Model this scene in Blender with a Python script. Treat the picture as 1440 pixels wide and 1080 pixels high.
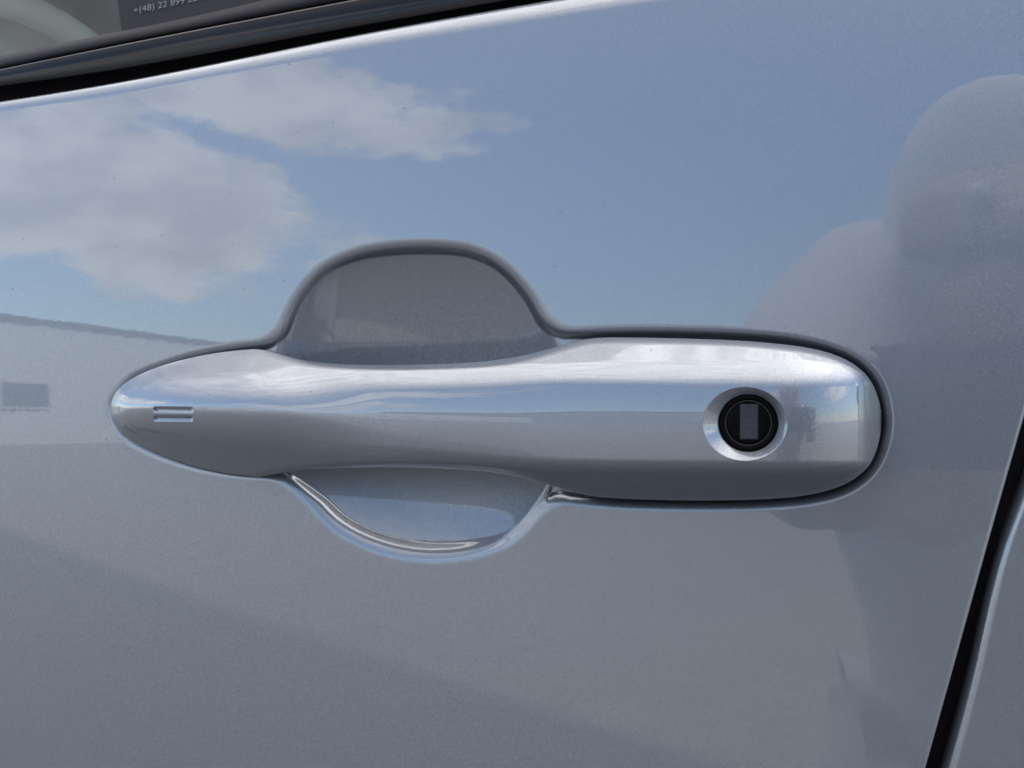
import bpy, bmesh, math, random
import numpy as np
from mathutils import Vector, Matrix

for o in list(bpy.data.objects):
    bpy.data.objects.remove(o)
SC = bpy.context.scene
COL = SC.collection
R = math.radians
rng = random.Random(7)

# ------------------------------------------------------------------ camera
YAW = R(18)
F_PX, W_PX, H_PX = 1700.0, 1440.0, 1080.0      # focal length in pixels of the photograph
DIST = 0.34
CAM = np.array([DIST * math.sin(YAW), -DIST * math.cos(YAW), 0.95])
cam_d = bpy.data.cameras.new('camera')
cam = bpy.data.objects.new('camera', cam_d)
COL.objects.link(cam)
cam.location = CAM
cam.rotation_euler = (R(90), 0, YAW)
cam_d.sensor_width = 36
cam_d.lens = 36 * F_PX / W_PX
cam_d.clip_start = 0.01
cam_d.clip_end = 3000
SC.camera = cam

# ------------------------------------------------------------------ sky and sun
SUN_EL, SUN_AZ = R(38), R(60)                  # azimuth from +Y towards +X: behind the car, over the tall building
SC.view_settings.view_transform = 'Standard'
SC.view_settings.look = 'None'
SC.view_settings.gamma = 1
SC.view_settings.exposure = 1.75


class NT:
    """tiny helper for node trees"""
    def __init__(self, tree):
        self.t = tree
        tree.nodes.clear()

    def n(self, typ, **kw):
        nd = self.t.nodes.new(typ)
        for k, v in kw.items():
            setattr(nd, k, v)
        return nd

    def l(self, a, b):
        self.t.links.new(a, b)

    def put(self, x, sock):
        if hasattr(x, 'default_value') and hasattr(x, 'node'):
            self.l(x, sock)
        else:
            sock.default_value = x

    def math(self, op, a, b=0.0, c=0.0, clamp=False):
        nd = self.n('ShaderNodeMath', operation=op)
        nd.use_clamp = clamp
        for i, x in enumerate((a, b, c)):
            self.put(x, nd.inputs[i])
        return nd.outputs[0]

    def mix(self, f, a, b, mode='MIX'):
        nd = self.n('ShaderNodeMix', data_type='RGBA', blend_type=mode)
        self.put(f, nd.inputs[0])
        self.put(a, nd.inputs[6])
        self.put(b, nd.inputs[7])
        return nd.outputs[2]

    def ramp(self, x, lo, hi, a=0.0, b=1.0, smooth=True):
        nd = self.n('ShaderNodeMapRange')
        nd.interpolation_type = 'SMOOTHSTEP' if smooth else 'LINEAR'
        self.put(x, nd.inputs[0])
        for i, v in enumerate((lo, hi, a, b)):
            self.put(v, nd.inputs[i + 1])
        return nd.outputs[0]

    def noise(self, vec, scale, detail=4, rough=0.55, lac=2.0, dist=0.0):
        nd = self.n('ShaderNodeTexNoise')
        nd.inputs['Scale'].default_value = scale
        nd.inputs['Detail'].default_value = detail
        nd.inputs['Roughness'].default_value = rough
        nd.inputs['Lacunarity'].default_value = lac
        nd.inputs['Distortion'].default_value = dist
        if vec is not None:
            self.l(vec, nd.inputs['Vector'])
        return nd.outputs['Fac'], nd.outputs['Color']


world = bpy.data.worlds.new('World')
SC.world = world
world.use_nodes = True
w = NT(world.node_tree)
sky = w.n('ShaderNodeTexSky', sky_type='NISHITA')
sky.sun_disc = False
sky.sun_elevation = SUN_EL
sky.sun_rotation = SUN_AZ
sky.air_density = 1.0
sky.dust_density = 0.25
sky.ozone_density = 3.5
tc = w.n('ShaderNodeTexCoord')
sep = w.n('ShaderNodeSeparateXYZ')
w.l(tc.outputs['Generated'], sep.inputs[0])
dx, dy, dz = sep.outputs
# azimuth measured from -Y (the side the door faces) towards -X (the car's front); elevation; in degrees
az = w.math('MULTIPLY', w.math('ARCTAN2', w.math('MULTIPLY', dx, -1.0), w.math('MULTIPLY', dy, -1.0)), 57.2958)
el = w.math('MULTIPLY', w.math('ARCSINE', dz), 57.2958)
# flat cloud layer coordinates for the general broken clouds
den = w.math('ADD', w.math('MAXIMUM', dz, 0.0), 0.22)
cmb = w.n('ShaderNodeCombineXYZ')
w.l(w.math('DIVIDE', dx, den), cmb.inputs[0])
w.l(w.math('DIVIDE', dy, den), cmb.inputs[1])
cmb.inputs[2].default_value = 3.7
n1, _ = w.noise(cmb.outputs[0], 1.25, 8, 0.58)
layer = w.ramp(w.math('ADD', n1, w.ramp(el, 14, 50, 0.0, 0.17)), 0.48, 0.66)
layer = w.math('MULTIPLY', layer, w.ramp(el, 34, 55))
# cumulus heaps low over the horizon
ae = w.n('ShaderNodeCombineXYZ')
w.l(w.math('MULTIPLY', az, 0.08), ae.inputs[0])
w.l(w.math('MULTIPLY', el, 0.16), ae.inputs[1])
f1, _ = w.noise(ae.outputs[0], 1.1, 9, 0.62)
edge = w.math('MULTIPLY', w.math('SUBTRACT', f1, 0.5), 3.4)


def heap(caz, cel, ra, re, tilt=0.0):
    a = w.math('SUBTRACT', az, caz)
    e = w.math('SUBTRACT', w.math('SUBTRACT', el, cel), w.math('MULTIPLY', a, tilt))
    a2 = w.math('POWER', w.math('DIVIDE', w.math('ABSOLUTE', a), ra), 2.0)
    e2 = w.math('POWER', w.math('DIVIDE', w.math('ABSOLUTE', e), re), 2.0)
    return w.math('SUBTRACT', 1.0, w.math('ADD', a2, e2))


HEAPS = [(41, 12.4, 14.5, 5.2, 0.20), (30.5, 18.9, 10.5, 3.8, 0.10), (84, 15, 14, 6, 0.0), (120, 12, 20, 5, 0.05),
         (-64, 13, 18, 5, 0.0), (-110, 15, 20, 6, 0.05), (160, 14, 18, 6, 0.0)]
acc = None
for hp in HEAPS:
    h_ = heap(*hp)
    acc = h_ if acc is None else w.math('MAXIMUM', acc, h_)
heaps = w.ramp(w.math('ADD', acc, edge), 0.0, 0.45)
veil = w.ramp(el, 17, 46, 0.0, 0.64)            # thin high haze
mask = w.math('MINIMUM', w.math('MAXIMUM', w.math('MAXIMUM', heaps, layer), veil), 1.0)
mask = w.math('MULTIPLY', mask, 0.96)
cl_n, _ = w.noise(ae.outputs[0], 1.9, 3, 0.5)
cl_v = w.ramp(cl_n, 0.32, 0.68, 0.66, 1.12)
cl_v = w.math('MULTIPLY', cl_v, w.ramp(el, 25, 65, 0.9, 1.3))      # cloud brightness raised overhead to lighten the handle's upper bevel
cloud_col = w.n('ShaderNodeVectorMath', operation='SCALE')
cloud_col.inputs[0].default_value = (8.4, 8.1, 7.9)
sd = w.n('ShaderNodeVectorMath', operation='DOT_PRODUCT')
w.l(tc.outputs['Generated'], sd.inputs[0])
sd.inputs[1].default_value = (math.sin(SUN_AZ) * math.cos(SUN_EL), math.cos(SUN_AZ) * math.cos(SUN_EL), math.sin(SUN_EL))
fwd = w.math('POWER', w.math('MAXIMUM', sd.outputs['Value'], 0.0), 4.0)      # thin cloud glows towards the sun
cl_v = w.math('MULTIPLY', cl_v, w.math('ADD', 1.0, w.math('MULTIPLY', fwd, 2.0)))
w.l(cl_v, cloud_col.inputs['Scale'])
hsv = w.n('ShaderNodeHueSaturation')
hsv.inputs['Saturation'].default_value = 1.04
w.l(sky.outputs[0], hsv.inputs['Color'])
colr = w.mix(mask, hsv.outputs[0], cloud_col.outputs[0])
bg = w.n('ShaderNodeBackground')
w.l(colr, bg.inputs[0])
bg.inputs[1].default_value = 0.15
wo = w.n('ShaderNodeOutputWorld')
w.l(bg.outputs[0], wo.inputs[0])

sun_d = bpy.data.lights.new('sun', 'SUN')
sun_d.energy = 5.0
sun_d.angle = R(0.5)
sun_d.color = (1.0, 0.955, 0.88)
sun = bpy.data.objects.new('sun', sun_d)
COL.objects.link(sun)
sdir = Vector((math.sin(SUN_AZ) * math.cos(SUN_EL), math.cos(SUN_AZ) * math.cos(SUN_EL), math.sin(SUN_EL)))
sun.rotation_euler = sdir.to_track_quat('Z', 'Y').to_euler()
sun.location = (3, 3, 6)

# ------------------------------------------------------------------ materials


def mat(name):
    m = bpy.data.materials.new(name)
    m.use_nodes = True
    return m, NT(m.node_tree)


def principled(nt, **kw):
    b = nt.n('ShaderNodeBsdfPrincipled')
    for k, v in kw.items():
        nt.put(v, b.inputs[k])
    o = nt.n('ShaderNodeOutputMaterial')
    nt.l(b.outputs[0], o.inputs[0])
    return b


def simple(name, col, rough, metal=0.0, spec=0.5, bump=0.0, bscale=800.0, var=0.12, coat=0.0):
    m, nt = mat(name)
    t = nt.n('ShaderNodeTexCoord')
    f, _ = nt.noise(t.outputs['Object'], bscale, 4)
    c = nt.mix(f, tuple(x * (1 - var) for x in col) + (1,), tuple(min(1, x * (1 + var)) for x in col) + (1,))
    b = principled(nt, **{'Base Color': c, 'Roughness': rough, 'Metallic': metal, 'Specular IOR Level': spec,
                          'Coat Weight': coat, 'Coat Roughness': 0.03})
    if bump:
        bp = nt.n('ShaderNodeBump')
        bp.inputs['Strength'].default_value = bump
        bp.inputs['Distance'].default_value = 0.0003
        nt.l(f, bp.inputs['Height'])
        nt.l(bp.outputs[0], b.inputs['Normal'])
    return m


def car_paint():
    m, nt = mat('pearl silver paint')
    t = nt.n('ShaderNodeTexCoord')
    obj = t.outputs['Object']
    # metal flakes: every tiny cell gets a slightly different brightness and tilt
    v = nt.n('ShaderNodeTexVoronoi')
    v.inputs['Scale'].default_value = 3300
    nt.l(obj, v.inputs['Vector'])
    v2 = nt.n('ShaderNodeTexVoronoi')
    v2.inputs['Scale'].default_value = 1500
    nt.l(obj, v2.inputs['Vector'])
    sv = nt.n('ShaderNodeSeparateColor')
    nt.l(v.outputs['Color'], sv.inputs[0])
    fl = nt.ramp(sv.outputs[0], 0, 1, 0.95, 1.05, smooth=False)
    base = nt.n('ShaderNodeVectorMath', operation='SCALE')
    base.inputs[0].default_value = (0.109, 0.121, 0.140)
    nt.l(fl, base.inputs['Scale'])
    # dust specks: few, small, uneven
    def specks(scale, thr, rad, seed):
        sx = nt.n('ShaderNodeSeparateXYZ')
        nt.l(obj, sx.inputs[0])
        cx = nt.n('ShaderNodeCombineXYZ')
        nt.l(nt.math('ADD', sx.outputs[0], seed), cx.inputs[0])
        nt.l(sx.outputs[2], cx.inputs[1])
        vs = nt.n('ShaderNodeTexVoronoi', voronoi_dimensions='2D')
        vs.inputs['Scale'].default_value = scale
        nt.l(cx.outputs[0], vs.inputs['Vector'])
        sc_ = nt.n('ShaderNodeSeparateColor')
        nt.l(vs.outputs['Color'], sc_.inputs[0])
        on = nt.math('GREATER_THAN', sc_.outputs[0], thr)
        rr = nt.math('MULTIPLY', nt.math('ADD', 0.35, sc_.outputs[1]), rad)
        d = nt.math('DIVIDE', vs.outputs['Distance'], rr)
        return nt.math('MULTIPLY', on, nt.ramp(d, 0.5, 1.0, 1.0, 0.0))
    s1 = specks(60, 0.4, 0.022, 2.3)
    s2 = specks(170, 0.6, 0.032, 5.1)
    sp = nt.math('MAXIMUM', s1, nt.math('MULTIPLY', s2, 0.55))
    big, _ = nt.noise(obj, 14, 3)
    c = nt.mix(nt.math('MULTIPLY', sp, 0.8), base.outputs[0], (0.06, 0.055, 0.05, 1))
    # flake normal
    geo = nt.n('ShaderNodeNewGeometry')
    off = nt.n('ShaderNodeVectorMath', operation='SUBTRACT')
    nt.l(v.outputs['Color'], off.inputs[0])
    off.inputs[1].default_value = (0.5, 0.5, 0.5)
    of2 = nt.n('ShaderNodeVectorMath', operation='SCALE')
    nt.l(off.outputs[0], of2.inputs[0])
    of2.inputs['Scale'].default_value = 0.09
    off3 = nt.n('ShaderNodeVectorMath', operation='SUBTRACT')
    nt.l(v2.outputs['Color'], off3.inputs[0])
    off3.inputs[1].default_value = (0.5, 0.5, 0.5)
    of4 = nt.n('ShaderNodeVectorMath', operation='SCALE')
    nt.l(off3.outputs[0], of4.inputs[0])
    of4.inputs['Scale'].default_value = 0.012
    ad = nt.n('ShaderNodeVectorMath', operation='ADD')
    nt.l(of2.outputs[0], ad.inputs[0])
    nt.l(of4.outputs[0], ad.inputs[1])
    ad2 = nt.n('ShaderNodeVectorMath', operation='ADD')
    nt.l(geo.outputs['Normal'], ad2.inputs[0])
    nt.l(ad.outputs[0], ad2.inputs[1])
    nm = nt.n('ShaderNodeVectorMath', operation='NORMALIZE')
    nt.l(ad2.outputs[0], nm.inputs[0])
    # very faint orange peel on the clear coat
    op, _ = nt.noise(obj, 260, 2)
    bp = nt.n('ShaderNodeBump')
    bp.inputs['Strength'].default_value = 0.004
    bp.inputs['Distance'].default_value = 0.001
    nt.l(op, bp.inputs['Height'])
    b = principled(nt, **{'Base Color': c, 'Metallic': 0.67, 'Roughness': 0.39, 'Coat Weight': 1.0,
                          'Coat Roughness': 0.035, 'Coat IOR': 1.53})
    nt.l(nm.outputs[0], b.inputs['Normal'])
    nt.l(bp.outputs[0], b.inputs['Coat Normal'])
    nt.l(nt.math('ADD', 0.016, nt.math('MULTIPLY', sp, 0.5)), b.inputs['Coat Roughness'])
    return m


PAINT = car_paint()
GLOSS = simple('gloss black trim', (0.005, 0.005, 0.006), 0.11, spec=0.15, bscale=400)
RUBBER = simple('black rubber', (0.010, 0.0095, 0.011), 0.65, spec=0.12, bump=0.3, bscale=1500)
DEEP = simple('dark cavity lining', (0.006, 0.006, 0.008), 0.8, spec=0.1)
LOCKB = simple('black lock plastic', (0.0012, 0.0012, 0.0015), 0.32, spec=0.03)
LOCKR = simple('worn black lock rim', (0.02, 0.018, 0.017), 0.4, metal=0.5)
SLOT = simple('brushed grey lock shutter', (0.024, 0.024, 0.030), 0.6, spec=0.15, metal=0.2, bump=0.8, bscale=900, var=0.5)
STICK = simple('dark grey vinyl sticker', (0.012, 0.012, 0.014), 0.7, spec=0.1)
LETTER = simple('pale grey print', (0.085, 0.095, 0.105), 0.6, spec=0.1)
TRIMP = simple('pale grey cabin plastic', (0.5, 0.52, 0.47), 0.6)
CABIN = simple('dark cabin lining', (0.05, 0.052, 0.055), 0.8)
HEADL = simple('grey headlining felt', (0.07, 0.075, 0.07), 0.9)
LEATHER = simple('grey leather rim', (0.55, 0.58, 0.53), 0.5)
TYRE = simple('tyre rubber', (0.02, 0.02, 0.02), 0.8)
ALLOY = simple('alloy wheel', (0.5, 0.5, 0.52), 0.35, metal=0.9)


def glass_mat():
    m, nt = mat('tinted window glass')
    tr = nt.n('ShaderNodeBsdfTransparent')
    tr.inputs[0].default_value = (0.84, 0.90, 0.87, 1)
    gl = nt.n('ShaderNodeBsdfGlossy')
    gl.inputs['Roughness'].default_value = 0.01
    fr = nt.n('ShaderNodeFresnel')
    fr.inputs[0].default_value = 1.4
    mx = nt.n('ShaderNodeMixShader')
    nt.l(fr.outputs[0], mx.inputs[0])
    nt.l(tr.outputs[0], mx.inputs[1])
    nt.l(gl.outputs[0], mx.inputs[2])
    o = nt.n('ShaderNodeOutputMaterial')
    nt.l(mx.outputs[0], o.inputs[0])
    return m


GLASS = glass_mat()


def ground_mat():
    m, nt = mat('concrete block paving')
    t = nt.n('ShaderNodeTexCoord')
    br = nt.n('ShaderNodeTexBrick')
    br.inputs['Scale'].default_value = 5.0
    br.inputs['Mortar Size'].default_value = 0.012
    br.inputs['Color1'].default_value = (0.18, 0.177, 0.174, 1)
    br.inputs['Color2'].default_value = (0.15, 0.148, 0.145, 1)
    br.inputs['Mortar'].default_value = (0.10, 0.095, 0.09, 1)
    nt.l(t.outputs['Object'], br.inputs['Vector'])
    f, _ = nt.noise(t.outputs['Object'], 0.7, 6)
    c = nt.mix(nt.ramp(f, 0.3, 0.7, 0.0, 0.2), br.outputs[0], (0.16, 0.155, 0.15, 1))
    principled(nt, **{'Base Color': c, 'Roughness': 0.85})
    return m


# ------------------------------------------------------------------ geometry helpers
A_R = np.array([math.cos(YAW), math.sin(YAW), 0.0])
A_F = np.array([-math.sin(YAW), math.cos(YAW), 0.0])
A_U = np.array([0.0, 0.0, 1.0])


def P(u, v, y):
    """point of the real world at depth y that lies on the sight line of the photograph's point (u, v)"""
    u, v, y = np.broadcast_arrays(np.asarray(u, float), np.asarray(v, float), np.asarray(y, float))
    d = ((u - W_PX / 2) / F_PX)[..., None] * A_R - ((v - H_PX / 2) / F_PX)[..., None] * A_U + A_F
    t = (y - CAM[1]) / d[..., 1]
    return CAM + d * t[..., None]


ZH = 0.945        # handle height


def crown(x, z):
    """outer skin of the car side: slightly barrel shaped, leaning in towards the top"""
    dzz = z - ZH
    return math.tan(R(1.0)) * dzz + dzz ** 2 / (2 * 2.4) + (x - 0.02) ** 2 / (2 * 4.5)


def skin_y(u, v):
    y = np.zeros(np.broadcast(np.asarray(u, float), np.asarray(v, float)).shape)
    for _ in range(3):
        p = P(u, v, y)
        y = crown(p[..., 0], p[..., 2])
    return y


def spline(xs, ys):
    """monotone-ish smooth interpolation (natural cubic) with straight extension"""
    xs = np.array(xs, float)
    ys = np.array(ys, float)
    n = len(xs)
    h = np.diff(xs)
    A = np.zeros((n, n))
    b = np.zeros(n)
    A[0, 0] = A[-1, -1] = 1
    for i in range(1, n - 1):
        A[i, i - 1] = h[i - 1]
        A[i, i] = 2 * (h[i - 1] + h[i])
        A[i, i + 1] = h[i]
        b[i] = 3 * ((ys[i + 1] - ys[i]) / h[i] - (ys[i] - ys[i - 1]) / h[i - 1])
    c = np.linalg.solve(A, b)
    bb = (ys[1:] - ys[:-1]) / h - h * (2 * c[:-1] + c[1:]) / 3
    dd = (c[1:] - c[:-1]) / (3 * h)

    def f(x):
        x = np.asarray(x, float)
        xc = np.clip(x, xs[0], xs[-1])
        i = np.clip(np.searchsorted(xs, xc, side='right') - 1, 0, n - 2)
        t = xc - xs[i]
        r = ys[i] + bb[i] * t + c[i] * t ** 2 + dd[i] * t ** 3
        r = r + np.where(x < xs[0], (x - xs[0]) * bb[0], 0)
        te = h[-1]
        se = bb[-1] + 2 * c[-2] * te + 3 * dd[-1] * te ** 2
        return r + np.where(x > xs[-1], (x - xs[-1]) * se, 0)
    return f


def pchip(x, xs, ys):
    """smooth interpolation without overshoot, flat outside the range"""
    xs = np.array(xs, float)
    ys = np.array(ys, float)
    h = np.diff(xs)
    d = np.diff(ys) / h
    m = np.zeros(len(xs))
    for i in range(1, len(xs) - 1):
        if d[i - 1] * d[i] > 0:
            w1, w2 = 2 * h[i] + h[i - 1], h[i] + 2 * h[i - 1]
            m[i] = (w1 + w2) / (w1 / d[i - 1] + w2 / d[i])
    m[0], m[-1] = d[0], d[-1]
    x = np.asarray(x, float)
    xc = np.clip(x, xs[0], xs[-1])
    i = np.clip(np.searchsorted(xs, xc, side='right') - 1, 0, len(xs) - 2)
    t = (xc - xs[i]) / h[i]
    return (ys[i] * (1 + 2 * t) * (1 - t) ** 2 + h[i] * m[i] * t * (1 - t) ** 2 + ys[i + 1] * t * t * (3 - 2 * t) + h[i] * m[i + 1] * t * t * (t - 1))


def closed_curve(pts, n=360):
    p = np.array(pts, float)
    m = len(p)
    seg = max(2, n // m)
    out = []
    for i in range(m):
        p0, p1, p2, p3 = p[(i - 1) % m], p[i], p[(i + 1) % m], p[(i + 2) % m]
        t = np.linspace(0, 1, seg, endpoint=False)[:, None]
        out.append(0.5 * (2 * p1 + (p2 - p0) * t + (2 * p0 - 5 * p1 + 4 * p2 - p3) * t ** 2 + (3 * p1 - p0 - 3 * p2 + p3) * t ** 3))
    return np.concatenate(out)


def sdf(poly, U, V, margin=70.0):
    """signed distance (negative inside) from pixels to a closed polyline; far points get a large value"""
    d = np.full(U.shape, 999.0)
    lo, hi = poly.min(0) - margin, poly.max(0) + margin
    sel = (U > lo[0]) & (U < hi[0]) & (V > lo[1]) & (V < hi[1])
    q = np.stack([U[sel], V[sel]], -1).astype(np.float32)
    best = np.full(len(q), 1e9, np.float32)
    ins = np.zeros(len(q), bool)
    a = poly.astype(np.float32)
    b = np.roll(a, -1, 0)
    for p0, p1 in zip(a, b):
        e = p1 - p0
        L = float(e @ e) + 1e-9
        wv = q - p0
        t = np.clip((wv @ e) / L, 0, 1)
        dd = wv - t[:, None] * e
        np.minimum(best, (dd * dd).sum(1), out=best)
        c = (p0[1] > q[:, 1]) != (p1[1] > q[:, 1])
        xi = p0[0] + (q[:, 1] - p0[1]) * (e[0] / (e[1] if abs(e[1]) > 1e-9 else 1e-9))
        ins ^= c & (q[:, 0] < xi)
    r = np.sqrt(best)
    d[sel] = np.where(ins, -r, r)
    return d


def smin(a, b, k):
    h = np.clip(0.5 + 0.5 * (b - a) / k, 0, 1)
    return b * (1 - h) + a * h - k * h * (1 - h)


def smax(a, b, k):
    return -smin(-a, -b, k)


def sstep(x, a, b):
    t = np.clip((x - a) / (b - a), 0, 1)
    return t * t * (3 - 2 * t)


def mesh_obj(name, verts, faces, m, parent=None, smooth=True):
    me = bpy.data.meshes.new(name)
    verts = np.asarray(verts, np.float32).reshape(-1, 3)
    me.vertices.add(len(verts))
    me.vertices.foreach_set('co', verts.ravel())
    groups = faces if isinstance(faces, list) else [faces]
    groups = [np.asarray(g, np.int32) for g in groups if len(g)]
    idx = np.concatenate([g.ravel() for g in groups])
    tot = np.concatenate([np.full(len(g), g.shape[1], np.int32) for g in groups])
    st = np.concatenate([[0], np.cumsum(tot)[:-1]]).astype(np.int32)
    me.loops.add(len(idx))
    me.loops.foreach_set('vertex_index', idx)
    me.polygons.add(len(tot))
    me.polygons.foreach_set('loop_start', st)
    me.polygons.foreach_set('loop_total', tot)
    me.polygons.foreach_set('use_smooth', np.full(len(tot), smooth, bool))
    me.update(calc_edges=True)
    me.validate()
    me.materials.append(m)
    o = bpy.data.objects.new(name, me)
    COL.objects.link(o)
    if parent is not None:
        o.parent = parent
    return o


def grid_faces(n, m, base=0, flip=False, wrap=False):
    """n rows by m columns"""
    i = np.arange(n * m).reshape(n, m) + base
    if wrap:
        i = np.concatenate([i, i[:, :1]], 1)
    f = np.stack([i[:-1, :-1], i[:-1, 1:], i[1:, 1:], i[1:, :-1]], -1).reshape(-1, 4)
    return f[:, ::-1] if flip else f


def grid_obj(name, pts, m, parent=None, flip=False, smooth=True, wrap=False):
    n, k = pts.shape[:2]
    f = grid_faces(n, k, 0, False, wrap)
    p = pts.reshape(-1, 3)
    nn = np.cross(p[f[:, 2]] - p[f[:, 0]], p[f[:, 3]] - p[f[:, 1]])
    if flip is None or (nn * (CAM - p[f].mean(1))).sum() < 0:
        f = f[:, ::-1]
    return mesh_obj(name, p, f, m, parent, smooth)


def bm_obj(name, bm, m, parent=None, smooth=False):
    me = bpy.data.meshes.new(name)
    bmesh.ops.recalc_face_normals(bm, faces=bm.faces)
    bm.to_mesh(me)
    bm.free()
    if smooth:
        me.polygons.foreach_set('use_smooth', np.ones(len(me.polygons), bool))
    me.materials.append(m)
    o = bpy.data.objects.new(name, me)
    COL.objects.link(o)
    if parent is not None:
        o.parent = parent
    return o


def add_box(bm, lo, hi, bevel=0.0, seg=2):
    r = bmesh.ops.create_cube(bm, size=1)
    vs = r['verts']
    lo, hi = Vector(lo), Vector(hi)
    for v in vs:
        v.co = Vector(((v.co.x + .5) * (hi.x - lo.x) + lo.x, (v.co.y + .5) * (hi.y - lo.y) + lo.y, (v.co.z + .5) * (hi.z - lo.z) + lo.z))
    if bevel:
        es = list({e for v in vs for e in v.link_edges})
        bmesh.ops.bevel(bm, geom=es, offset=bevel, segments=seg, affect='EDGES', profile=0.5)


def add_tube(bm, pts, rad, n=12, cap=True):
    """tube through points with radius per point"""
    rings = []
    pts = [Vector(p) for p in pts]
    if not hasattr(rad, '__len__'):
        rad = [rad] * len(pts)
    for i, p in enumerate(pts):
        t = (pts[min(i + 1, len(pts) - 1)] - pts[max(i - 1, 0)]).normalized()
        a = t.orthogonal().normalized() if i == 0 else (prev - t * prev.dot(t)).normalized()
        prev = a
        b = t.cross(a)
        rings.append([bm.verts.new(p + (a * math.cos(2 * math.pi * k / n) + b * math.sin(2 * math.pi * k / n)) * rad[i]) for k in range(n)])
    for r0, r1 in zip(rings, rings[1:]):
        for k in range(n):
            bm.faces.new((r0[k], r0[(k + 1) % n], r1[(k + 1) % n], r1[k]))
    if cap:
        bm.faces.new(rings[0][::-1])
        bm.faces.new(rings[-1])


def thing(name, label, cat, loc=(0, 0, 0), group=None):
    o = bpy.data.objects.new(name, None)
    COL.objects.link(o)
    o.location = loc
    o['label'] = label
    o['category'] = cat
    if group:
        o['group'] = group
    return o


MM = 0.001

# ------------------------------------------------------------------ ground
gm = ground_mat()
bm = bmesh.new()
bmesh.ops.create_grid(bm, x_segments=8, y_segments=8, size=700)
g = bm_obj('ground', bm, gm)
g['kind'] = 'structure'
g['label'] = 'grey concrete block paving reflected in the door'

# ------------------------------------------------------------------ the car
car = thing('car', 'pearl silver car seen close at its front door with body coloured pull handle', 'car')

# belt line curves of the photograph
e0 = spline([0, 160, 320, 480, 640, 777], [143, 117, 86, 53.5, 24, 0])            # paint edge
e1 = spline([0, 160, 320, 480, 640], [121, 98, 70, 41, 13])                          # foot of the gloss moulding
e2 = spline([0, 160, 320, 480, 640], [97, 64, 32.5, 2, -28])                        # top of the moulding
e3 = spline([0, 85, 170, 250, 330], [79, 61, 44, 28, 10])                           # top of the rubber seal
gapL = spline([584 - 700, 584, 767, 940, 1080, 1700], [1640, 1440, 1388, 1340, 1301, 1140])
gapR = spline([584 - 700, 675, 767, 940, 1080, 1700], [1650, 1440, 1406, 1364, 1327, 1172])

# handle outline
HU = [155, 156.5, 160, 168, 180, 200, 230, 265, 300, 335, 362, 385, 410, 440, 480, 540, 600, 660, 700, 740, 780, 810, 835, 870, 920, 980, 1040,
      1090, 1130, 1165, 1192, 1212, 1226, 1235, 1239, 1240]
HT = [575, 566, 557, 546, 536, 525, 513.5, 504, 497, 492.5, 491, 495.5, 502.5, 508.5, 512, 513.3, 512.5, 510, 506, 499, 488.5, 480, 475.5, 474.5, 475, 476.5, 479,
      483, 488, 496, 507, 521, 538, 558, 575, 590]
HB = [575, 585, 595, 607, 617, 627.5, 641, 653, 662, 667.5, 670, 667, 662.5, 659.5, 658, 657, 658, 661, 665.5, 673, 684.5, 693, 698, 701, 703, 703.8, 703.2,
      701, 697, 689.5, 679, 665, 649, 627, 607, 590]
HU, HT, HB = map(np.array, (HU, HT, HB))


def dense_outline():
    pts = [(u, t) for u, t in zip(HU, HT)] + [(u, b) for u, b in zip(HU[-2:0:-1], HB[-2:0:-1])]
    return closed_curve(pts, 700)


OUT = dense_outline()
iR = int(np.argmax(OUT[:, 0]))
iL = int(np.argmin(OUT[:, 0]))
rolled = np.roll(OUT, -iL, 0)
iR = int(np.argmax(rolled[:, 0]))
_top = rolled[:iR + 1]
_bot = np.concatenate([rolled[iR:], rolled[:1]])[::-1]


def vtop(u):
    return np.interp(u, _top[:, 0], _top[:, 1])


def vbot(u):
    return np.interp(u, _bot[:, 0], _bot[:, 1])


_us = np.linspace(155, 1240, 2171)


def _soft(y, sig):
    k = np.exp(-0.5 * (np.arange(-3 * sig, 3 * sig + 1) / sig) ** 2)
    return np.convolve(np.pad(y, 3 * sig, mode='edge'), k / k.sum(), mode='valid')


_mixw = sstep(_us, 230, 330)
_ts = vtop(_us) * (1 - _mixw) + _soft(vtop(_us), 70) * _mixw
_bs = vbot(_us) * (1 - _mixw) + _soft(vbot(_us), 70) * _mixw

# the full-height end pads (what the door skin's seat follows), ignoring the slim grip between
PAD = closed_curve([(149, 574), (159, 549), (187, 521.5), (248, 498), (308, 484), (372, 476), (450, 474), (600, 468), (780, 461), (880, 457), (980, 458), (1060, 461.5), (1125, 469),
                    (1180, 483), (1220, 505), (1247, 540), (1258, 590), (1250, 635), (1228, 673), (1190, 699), (1135, 713), (1050, 719.5), (950, 720), (860, 717), (780, 709),
                    (600, 690), (470, 684), (385, 677), (330, 674), (270, 663), (208, 641), (167, 614)], 640)
CUP = closed_curve([(378, 560), (381, 500), (392, 449), (415, 404), (450, 368), (500, 345), (555, 335.5), (610, 334), (662, 340), (707, 360), (745, 396), (772, 440), (789, 500), (794, 570),
                    (789, 640), (781, 690), (758, 735), (722, 769), (672, 788), (615, 795), (560, 790), (510, 775), (465, 750), (430, 715), (405, 678), (386, 620)], 520)
CUPC = np.array([588.0, 565.0])


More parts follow.
